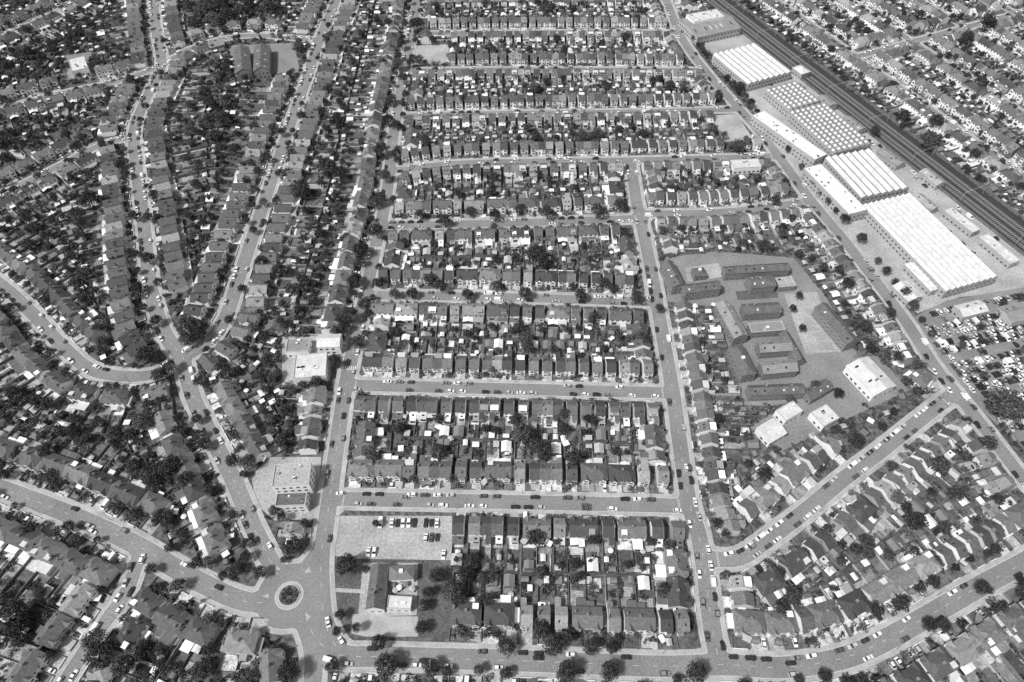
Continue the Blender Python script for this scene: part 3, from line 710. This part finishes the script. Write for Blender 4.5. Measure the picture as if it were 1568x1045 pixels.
for i,p in enumerate(PLOTS):
    yaw=math.atan2(p['n'].y,p['n'].x)-math.pi/2
    if p['ty']=='T': me=rnd.choice(TER); nm='terrace_house'
    elif p['ty']=='S': me=rnd.choice(SEM); nm='semi_detached_house'
    else: me=rnd.choice(GAB); nm='detached_house'
    obj(nm,me,(p['c'].x,p['c'].y,.05),yaw); cnt['h']+=1
    fb=FEN.setdefault(p['row'],MB()); wb=WAL.setdefault(p['row'],MB())
    z0=.03+.003*(i%5)
    yb=p['dep']/2; ye=yb+1.2+p['L']; w=p['w']
    leafy=1.0+(1.1 if p['c'].x<-75-.12*(p['c'].y-150) else 0)
    f0=-p['dep']/2; f1=f0-p['setb']
    parts=2 if p['ty']=='S' else 1
    gwid=w/parts
    for k in range(parts):
        xc=(-w/2+gwid*(k+.5))
        x0=xc-gwid/2; x1=xc+gwid/2
        pav=rnd.random()<.65
        gquad(p,x0,x1,f1,f0,z0,rnd.uniform(.3,.65) if pav else rnd.uniform(.1,.18))
        if p['setb']>=4.5 and p['ty']!='T' and rnd.random()<.5:
            cx,cy=loc(p,x0+1.6 if rnd.random()<.5 else x1-1.6,(f0+f1)/2-.1)
            put_car(cx,cy,yaw+math.pi/2*rnd.choice([1,-1])+rnd.uniform(-.05,.05))
        elif not pav and rnd.random()<.8:
            q=loc(p,xc+rnd.uniform(-1,1),(f0+f1)/2); obj('front_garden_shrubs',rnd.choice(SHR[5:]),(q[0],q[1],0),rnd.uniform(0,6.28),(.6,.6,.55))
        if rnd.random()<.75:
            wb.obox(p['c'],p['d'],p['n'],x0,x1-(2.6 if pav else 1.1),f1,f1+.22,0,.9,'brick' if rnd.random()<.6 else 'white')
        wb.obox(p['c'],p['d'],p['n'],x0,x0+.18,f1+.25,f0-.9,0,1.0,'brick')
        if not inview(*loc(p,xc,yb+5),15): continue
        L=ye-yb
        if L<2: continue
        gquad(p,x0,x1,yb,ye,z0,rnd.choice([rnd.uniform(.07,.17)]*4+[rnd.uniform(.25,.5)]))
        pt=rnd.uniform(3,7); pt=min(pt,L-.5)
        gquad(p,x0+.1,x1-.1,yb+.1,yb+pt,z0+.02,rnd.choice([.25,.35,.55,.7,.18]))
        if rnd.random()<.5:
            xx=rnd.choice([x0+.6,xc,x1-1.2]); gquad(p,xx,xx+.6,yb+pt,ye-.5,z0+.026,rnd.uniform(.35,.65))
        if rnd.random()<.6 and L>8:
            gquad(p,x0+.9,x1-.9,yb+pt+.5,yb+pt+.5+(L-pt-1)*rnd.uniform(.4,.9),z0+.032,rnd.choice([.1,.15,.22,.32]))
        if rnd.random()<.2 and L>8: gquad(p,x0+.5,x1-.5,ye-rnd.uniform(3,6),ye-.3,z0+.038,rnd.uniform(.4,.75))
        fm=rnd.choice(['wood','wood','wood','brick','kerb'])
        fb.obox(p['c'],p['d'],p['n'],x0-.05,x0+.05,yb+.02,ye,0,1.7,fm)
        fb.obox(p['c'],p['d'],p['n'],x0+.06,x1-.06,ye-.08,ye,0,1.7,'wood')
        k2=rnd.random()
        if L>8 and k2<.6:
            q=loc(p,xc+rnd.choice([-1,1])*(gwid/2-1.6),ye-1.9); obj('garden_shed',rnd.choice(SHED),(q[0],q[1],0),yaw+rnd.choice([0,math.pi/2]) )
        elif L>12 and k2<.85:
            q=loc(p,xc,ye-3.4); obj('garden_outbuilding',rnd.choice(OUTB),(q[0],q[1],0),yaw)
        if L>11 and rnd.random()<.25:
            q=loc(p,xc+rnd.choice([-1,1])*(gwid/2-1.4),yb+L*.6); obj('garden_shed',rnd.choice(SHED),(q[0],q[1],0),yaw,(.8,.8,.9))
        if L>9:
            k3=rnd.random(); q=loc(p,xc+rnd.uniform(-.6,.6),yb+L*.55)
            if k3<.05: obj('trampoline',TRAMP,(q[0],q[1],0),0)
            elif k3<.10: obj('greenhouse',GREEN,(q[0],q[1],0),yaw)
            elif k3<.2: q=loc(p,xc+.8,yb+5); obj('garden_table_with_parasol',PARA,(q[0],q[1],.03),yaw)
        ns=int(L/4.0*rnd.uniform(.5,1.6)*(1.15 if leafy>1 else 1))
        for _ in range(ns):
            if rnd.random()<.6:
                q=loc(p,rnd.choice([x0+.8,x1-.8]),rnd.uniform(yb+min(5,L*.5),ye-1)); obj('garden_shrubs',rnd.choice(SHR[:5]),(q[0],q[1],0),yaw,(rnd.uniform(.6,1),rnd.uniform(.5,1),rnd.uniform(.6,1.2))); cnt['s']+=1
            else:
                q=loc(p,xc+rnd.uniform(-1.5,1.5),rnd.uniform(yb+min(6,L*.6),ye-1)); sc=rnd.uniform(.5,1); obj('garden_shrubs',rnd.choice(SHR[5:]),(q[0],q[1],0),rnd.uniform(0,6),(sc,sc,sc)); cnt['s']+=1
        tp=(.26 if p['ty']=='T' else .4)*leafy
        if L>7:
            for _ in range(1+(leafy>1)):
                if rnd.random()<tp:
                    q=loc(p,xc+rnd.uniform(-1.5,1.5),rnd.uniform(yb+L*.5,ye-1)); sc=rnd.uniform(.6,1.3)
                    if leafy>1 and rnd.random()<.22: obj('tree',rnd.choice(TREE),(q[0],q[1],0),rnd.uniform(0,6),(sc*.75,)*3)
                    else: obj('garden_tree',rnd.choice(GTREE),(q[0],q[1],0),rnd.uniform(0,6),(sc,sc,sc*rnd.uniform(.8,1.1)))
                    cnt['t']+=1
obj('gardens',gm.mesh('gardens',gsh))
for k,mb in FEN.items():
    if mb.v: obj('garden_fence',mb.mesh('garden_fence'))
for k,mb in WAL.items():
    if mb.v: obj('front_garden_wall',mb.mesh('front_garden_wall'))
# ------------------------------------------------------------------ leftover green
nl=0
for i in range(0,NX,3):
    for j in range(0,NY,3):
        if OCC[i,j]==0 and SDF[i,j]>PW+1.6:
            x=GX0+i+rnd.uniform(-1,1); y=GY0+j+rnd.uniform(-1,1)
            if not inview(x,y,12) or math.hypot(x-RC[0],y-RC[1])<8: continue
            k=rnd.random()
            if SDF[i,j]>PW+3.2 and k<.06:
                sc=rnd.uniform(.6,1.1); obj('tree',rnd.choice(TREE),(x,y,-.05),rnd.uniform(0,6),(sc,sc,sc*.9)); nl+=1
            elif k<.17 and SDF[i,j]>PW+2.5:
                sc=rnd.uniform(.7,1.2); obj('garden_tree',rnd.choice(GTREE),(x,y,-.05),rnd.uniform(0,6),(sc,sc,sc)); nl+=1
            elif k<.48:
                sc=rnd.uniform(.6,1.2); obj('shrubs',rnd.choice(SHR),(x,y,-.05),rnd.uniform(0,6),(sc,sc,sc)); nl+=1
            elif k<.58 and SDF[i,j]>PW+3: obj('garden_shed',rnd.choice(SHED),(x,y,-.05),rnd.uniform(0,6))
# ------------------------------------------------------------------ individually surveyed trees
def T(u,v,dpx,name='street_tree'):
    x,y=P(u,v,5.5); dz=y*CP+HC*SP; R=dpx/2*dz/F
    s=R/4.2; obj(name,rnd.choice(STREE),(x,y,0),rnd.uniform(0,6),(s,s,min(max(s,.75),1.5)))
for t in [(593,1018,38),(660,1022,29),(443,1030,36),(845,990,34),(776,989,31),(905,990,27),(870,1027,34),(933,1028,32),(580,982,26),(733,1025,18),(1065,1030,34),(1265,1035,24),(1425,955,24),(1507,900,26),(1535,624,62),
 (630,448,20),(675,437,22),(716,450,20),(760,437,20),(804,449,22),(890,452,22),(975,455,22),(604,448,18),(643,328,18),(681,338,20),(720,323,18),(758,330,20),(797,319,18),(838,326,22),(915,325,24),(950,315,22),(580,432,16),(940,440,18),
 (549,525,26),(536,485,28),(558,466,24),(543,432,24),(577,355,24),(552,385,26),(583,305,22),(572,310,20),(590,270,20),(583,232,22),(607,235,18),(595,186,20),(607,190,16),(600,150,16),(618,120,16),(610,100,18),(628,95,14),(615,68,16),(634,40,18),
 (370,440,16),(387,350,14),(403,308,14),(428,415,24),(400,400,20),(460,295,34),(500,262,34),(520,270,26),(515,190,22),(430,200,14),
 (800,668,38),(830,693,34),(815,680,26),(672,693,28),(822,395,36),(832,402,26),(722,860,30),(692,905,38),(712,880,28),(704,915,28),(740,885,22),(532,866,36),(668,880,26),(655,905,20),(650,925,20),(645,960,22),(520,940,18),(515,965,16),(545,960,16),(575,800,12),(560,870,14),
 (265,715,34),(240,740,30),(285,735,28),(245,790,24),(160,1005,46),(150,985,40),(30,940,46),(25,960,34),(190,1020,34),(215,1000,28),(330,36,34),(312,20,34),(350,30,30),(300,40,26),(295,15,26),(340,12,26),(640,40,20),(835,16,18),(412,15,22),(370,20,22),
 (1130,225,22),(1188,305,16),(890,212,22),(820,208,18),(1010,120,14),(140,310,30),(120,330,24),(130,420,26),(210,440,20),(225,395,20),(238,490,20),(205,330,18),(225,545,30),(245,575,26),(260,560,22),(290,505,34),(305,512,24),(285,520,24),
 (1325,830,26),(1400,800,34),(1330,845,22),(420,780,20),(300,640,18),(310,680,22),(355,705,22),(1510,40,26),(1430,190,24),(1480,60,20),(1420,220,28),(1340,200,16),(1500,130,22),(225,330,16),(236,300,18),
 (120,340,22),(900,640,16),(1000,120,12),(345,185,24),(330,210,22),(360,230,20),(60,350,24),(40,330,22),(80,560,20),(20,600,24),(70,690,26),(110,660,22),(1100,640,18),(1215,470,12),(1230,500,12),(1250,590,20),(1285,600,18),(1010,470,14),(1225,450,12),(430,790,16),(465,800,16),(447,812,18),(360,870,22),(375,850,18),(340,880,16),(1100,800,20),(1112,815,16)]: T(*t)
def along(name,off,step,prob,meshes,nm,smin,smax,s0=0,s1=1e9):
    pl,hw=ROADS[name]; acc=0; tot=0
    for a,b in zip(pl[:-1],pl[1:]):
        l=(b-a).length; acc+=l; tot+=l
        if tot<s0 or tot>s1: continue
        if acc>step:
            acc=0
            if rnd.random()<prob:
                d=(b-a).normalized(); n=Vector((-d.y,d.x)); q=a+n*off
                if inview(q.x,q.y,10) and sdf(q.x,q.y)>.4:
                    sc=rnd.uniform(smin,smax); obj(nm,rnd.choice(meshes),(q.x,q.y,.1),rnd.uniform(0,6),(sc,sc,sc))
for nm in ('G1','G2','NW','S','W','L1','L2','K0','K1','K2'):
    along(nm,5.4,15,.45,STREE,'street_tree',.4,.8); along(nm,-5.4,15,.45,STREE,'street_tree',.4,.8)
along('R1',5.6,12,.75,STREE,'street_tree',.5,.85,150); along('R1',-5.6,12,.6,STREE,'street_tree',.5,.8,170)
along('H',7.5,7,.8,STREE,'street_tree',.5,.9,100,470)
along('F',-5.6,22,.7,STREE,'street_tree',.5,.8); along('F',5.6,26,.4,STREE,'street_tree',.5,.8)
# ------------------------------------------------------------------ roundabout island
mb=MB(); n=32
def ring(r0,r1,z0,z1,mat):
    for i in range(n):
        a=6.2832*i/n; b_=6.2832*(i+1)/n
        mb.quad([(r0*math.cos(a),r0*math.sin(a),z0),(r1*math.cos(a),r1*math.sin(a),z1),(r1*math.cos(b_),r1*math.sin(b_),z1),(r0*math.cos(b_),r0*math.sin(b_),z0)],mat)
ring(4.6,4.6,.0,.45,'kerb'); ring(4.6,4.3,.45,.45,'kerb'); ring(4.3,0.01,.4,.5,'grass')
obj('roundabout_island',mb.mesh('roundabout_island'),(RC[0],RC[1],0))
for k in range(7):
    a=k*.9; obj('roundabout_shrubs',SHR[5+k%5],(RC[0]+2.7*math.cos(a),RC[1]+2.7*math.sin(a),.4),a,(.55,.55,.6))
obj('roundabout_tree',GTREE[1],(RC[0],RC[1],.3),0,(.45,.45,.5))
def island(pts):
    w_=[P(u,v) for u,v in pts]; mb=MB(); mb.slab([(x,y,.13) for x,y in w_],.13,'kerb')
    c=(sum(x for x,y in w_)/len(w_),sum(y for x,y in w_)/len(w_)); mb.quad([(c[0]+(x-c[0])*.8,c[1]+(y-c[1])*.8,.14) for x,y in w_],'pave')
    obj('traffic_island',mb.mesh('traffic_island'))
island([(402,913),(412,909),(412,916)]); island([(468,938),(476,944),(470,952)]); island([(466,878),(474,868),(476,876)]); island([(424,866),(430,872),(422,874)])
# ------------------------------------------------------------------ road markings
mk=MB()
def mquad(c,d,n,a0,a1,b0,b1,z=.005):
    mk.quad([(c.x+d.x*a+n.x*b_,c.y+d.y*a+n.y*b_,z) for a,b_ in((a0,b0),(a1,b0),(a1,b1),(a0,b1))],'paint')
for nm,(pl,hw) in ROADS.items():
    if hw<3.7: continue
    acc=0
    for a,b in zip(pl[:-1],pl[1:]):
        if not inview(a.x,a.y,10): continue
        l=(b-a).length; acc+=l
        if acc>6.5:
            acc=0
            if abs(sdf(a.x,a.y)+hw)<.8 and abs(sdf(b.x,b.y)+hw)<.8:
                d=(b-a).normalized(); n=Vector((-d.y,d.x)); mquad(a,d,n,0,2.2,-.06,.06)
def zebra(u,v,nm):
    pl,hw=ROADS[nm]; q=Vector(P(u,v)); i=min(range(len(pl)-1),key=lambda k:(pl[k]-q).length)
    d=(pl[i+1]-pl[i]).normalized(); n=Vector((-d.y,d.x))
    b_=-hw+.3
    while b_<hw-.5: mquad(pl[i],d,n,-1.3,1.3,b_,b_+.5,.009); b_+=1.1
for z in ((543,562,'R1'),(575,383,'R1')): zebra(*z)
for nm in ('A','B','C','D','E','G','D2'):
    pl,hw=ROADS[nm]
    for idx in (0,-1):
        p0=pl[idx]; p1=pl[1] if idx==0 else pl[-2]; d=(p1-p0).normalized(); n=Vector((-d.y,d.x))
        for o in (4.6,5.1):
            b_=-hw+.3
            while b_<hw-.4: mquad(p0,d,n,o,o+.2,b_,b_+.6,.009); b_+=.95
cp=[Vector(P(u,v)) for u,v in ((517,795),(692,795),(692,855),(515,848))]
for rowt in (.12,.5,.93):
    a=cp[0].lerp(cp[3],rowt); b=cp[1].lerp(cp[2],rowt); d=(b-a).normalized(); n=Vector((-d.y,d.x)); L=(b-a).length; s=20 if rowt<.2 else 12
    while s<L-2:
        c=a+d*s; mquad(c,d,n,-1.25,-1.17,-2.3,2.3,-.006)
        if rnd.random()<(.8 if rowt<.2 else .14): put_car(c.x,c.y,math.atan2(n.y,n.x)+rnd.choice([0,math.pi])+rnd.uniform(-.05,.05))
        s+=2.6
# playground court lines
c=Vector(P(1238,485)); d=(Vector(P(1250,447))-Vector(P(1200,450))).normalized(); n=Vector((-d.y,d.x))
for o in (0,-18):
    for a0,a1,b0,b1 in ((-7,7,o-7,o-6.85),(-7,7,o+6.85,o+7),(-7,-6.85,o-6.8,o+6.8),(6.85,7,o-6.8,o+6.8),(-6.8,6.8,o-.07,o+.07)): mquad(c,d,n,a0,a1,b0,b1,-.006)
obj('road_markings',mk.mesh('road_markings'))
# ------------------------------------------------------------------ cars on the streets
dens={'R1':.3,'R2':.35,'A':.6,'B':.65,'C':.5,'D':.5,'W':.18,'NW':.35,'G':.7,'F':.35,'H':.25,'S0':.15,'R1b':0}
for nm,(pl,hw) in ROADS.items():
    acc=[0,0]
    nxt=[rnd.uniform(4,8),rnd.uniform(4,8)]
    for a,b in zip(pl[:-1],pl[1:]):
        l=(b-a).length; d=(b-a).normalized(); n=Vector((-d.y,d.x)); ang=math.atan2(d.y,d.x)
        for k,sg in enumerate((-1,1)):
            acc[k]+=l
            if acc[k]>nxt[k]:
                acc[k]=0; nxt[k]=5.2
                if rnd.random()<dens.get(nm,.5):
                    q=a+n*sg*(hw-1.05)
                    if -1.9<sdf(q.x,q.y)<-.5 and math.hypot(q.x-RC[0],q.y-RC[1])>24: put_car(q.x,q.y,ang+(math.pi if sg>0 else 0)+rnd.uniform(-.02,.02))
                else: nxt[k]=rnd.uniform(4.8,7)
for u,v,nm,sg in ((487,963,'R1',-1),(405,825,'NW',1),(140,798,'W',-1),(330,900,'W',1),(650,1001,'F',-1),(1210,1025,'F',1),(518,640,'R1',-1),(1050,720,'R2',-1),(1160,850,'G',1),(1430,545,'H',-1),(620,769,'A',1),(900,772,'A',-1),(820,1016,'F',1),(520,560,'R1',1),(245,60,'G2',1),(1330,412,'H',1)):
    pl,hw=ROADS[nm]; q=Vector(P(u,v)); i=min(range(len(pl)-1),key=lambda k:(pl[k]-q).length); d=(pl[i+1]-pl[i]).normalized(); n=Vector((-d.y,d.x))
    c=pl[i]+n*sg*1.3; put_car(c.x,c.y,math.atan2(d.y,d.x)+(math.pi if sg>0 else 0),'car')
sz=[P(u,v) for u,v in ((1405,492),(1455,465),(1568,448),(1620,500),(1620,730),(1575,690),(1500,618),(1462,580))]
i0,j0,ins=poly_cells(sz)
Hd=(ROADS['H'][0][-40]-ROADS['H'][0][-80]).normalized(); Hn=Vector((-Hd.y,Hd.x)); c0=Vector(P(1500,540))
for a in range(-36,37):
    for b_ in range(-44,45):
        q=c0+Hd*(a*5.1+rnd.uniform(-.2,.2))+Hn*(b_*2.25+rnd.uniform(-.12,.12))
        if a%5==0 and rnd.random()<.8: continue
        i=int(q.x-GX0)-i0; j=int(q.y-GY0)-j0
        if 0<=i<ins.shape[0] and 0<=j<ins.shape[1] and ins[i,j] and sdf(q.x,q.y)>5 and OCC[i+i0,j+j0]==-1:
            k=rnd.random()
            if k<.88: put_car(q.x,q.y,math.atan2(Hd.y,Hd.x)+rnd.uniform(-.1,.1)+rnd.choice([0,math.pi]))
            elif k<.9: obj('tree',rnd.choice(GTREE),(q.x,q.y,-.05),0)
for k in range(70):
    t=rnd.uniform(0,1); q=RA.lerp(RB,t)-RN*rnd.choice([17,20,40])
    put_car(q.x,q.y,math.atan2(RD.y,RD.x))
# ------------------------------------------------------------------ railway
def strip(mb,off,w,z0,z1,mat):
    a=RA-RD*150+RN*off; b=RB+RD*150+RN*off
    mb.obox(a,RD,RN,0,(b-a).length,-w/2,w/2,z0,z1,mat)
for o in (-7.2,-3.4,2.2,6.0):
    mb=MB(); strip(mb,o-.72,.09,.1,.28,'steel'); strip(mb,o+.72,.09,.1,.28,'steel')
    a=RA-RD*150+RN*o; L=(RB-RA).length+300; s=0
    while s<L: mb.obox(a,RD,RN,s,s+.28,-1.3,1.3,-.01,.1,'fact'); s+=1.4
    obj('railway_track',mb.mesh('railway_track'))
mb=MB()
for y in (-10,10): mb.box(-.15,y-.15,0,.15,y+.15,8,'steel')
mb.box(-.12,-10,7.6,.12,10,7.9,'steel'); G_=mb.mesh('railway_gantry')
for k in range(12):
    q=RA+RD*(k*45-60); obj('railway_gantry',G_,(q.x,q.y,0),math.atan2(RD.y,RD.x))
mb=MB(); strip(mb,-13.5,.15,0,2,'wood'); strip(mb,13.5,.15,0,2,'wood'); obj('railway_fence',mb.mesh('railway_fence'))
s=0
while s<560:
    q=RA-RD*60+RD*s+RN*(14.8+rnd.uniform(0,4)); s+=rnd.uniform(3,7)
    if inview(q.x,q.y,10) and sdf(q.x,q.y)>3: obj('trackside_shrubs',rnd.choice(SHR+GTREE[:3]),(q.x,q.y,0),rnd.uniform(0,6),(1,1,1))
# ------------------------------------------------------------------ street lamps
mb=MB(); mb.cyl(0,0,0,8,.11,.06,6,'steel'); mb.slab([(0,-.06,8),(1.6,-.05,8.25),(1.6,.05,8.25),(0,.06,8)],.08,'steel'); mb.box(1.4,-.16,8.12,2.1,.16,8.27,'steel'); LAMP=mb.mesh('street_lamp')
for nm,(pl,hw) in ROADS.items():
    acc=0; k=0
    for a,b in zip(pl[:-1],pl[1:]):
        acc+=(b-a).length
        if acc>30:
            acc=0; k+=1; d=(b-a).normalized(); n=Vector((-d.y,d.x)); sg=1 if k%2 else -1; q=a+n*sg*(hw+.6)
            if inview(q.x,q.y,5) and .2<sdf(q.x,q.y)<1.5: obj('street_lamp',LAMP,(q.x,q.y,.12),math.atan2(-sg*n.y,-sg*n.x))
# ------------------------------------------------------------------ camera, light
cam=bpy.data.cameras.new('camera'); cam.sensor_width=36; cam.lens=24; cam.clip_end=20000; cam.clip_start=1
co=bpy.data.objects.new('camera',cam); COL.objects.link(co); co.location=(0,0,HC); co.rotation_euler=(math.pi/2-PITCH,0,0); scene.camera=co
S=Vector((-.62,-.45,.0)).normalized(); EL=math.radians(54); S=Vector((S.x*math.cos(EL),S.y*math.cos(EL),math.sin(EL)))
sl=bpy.data.lights.new('sun','SUN'); sl.energy=3.7; sl.angle=math.radians(7); sl.color=(1,1,1)
so=bpy.data.objects.new('sun',sl); COL.objects.link(so); so.rotation_euler=S.to_track_quat('Z','Y').to_euler(); so.location=(0,0,500)
w=bpy.data.worlds.new('World'); scene.world=w; w.use_nodes=True; nt=w.node_tree
sk=nt.nodes.new('ShaderNodeTexSky'); sk.sky_type='NISHITA'; sk.sun_disc=False; sk.sun_elevation=EL; sk.sun_rotation=math.atan2(S.x,S.y)
bw=nt.nodes.new('ShaderNodeRGBToBW'); nt.links.new(sk.outputs[0],bw.inputs[0]); nt.links.new(bw.outputs[0],nt.nodes['Background'].inputs['Color']); nt.nodes['Background'].inputs['Strength'].default_value=.15
scene.view_settings.view_transform='Standard'; scene.view_settings.look='None'; scene.view_settings.exposure=0
print('COUNTS',cnt,nl,len(bpy.data.objects),'time',time.time()-T0)
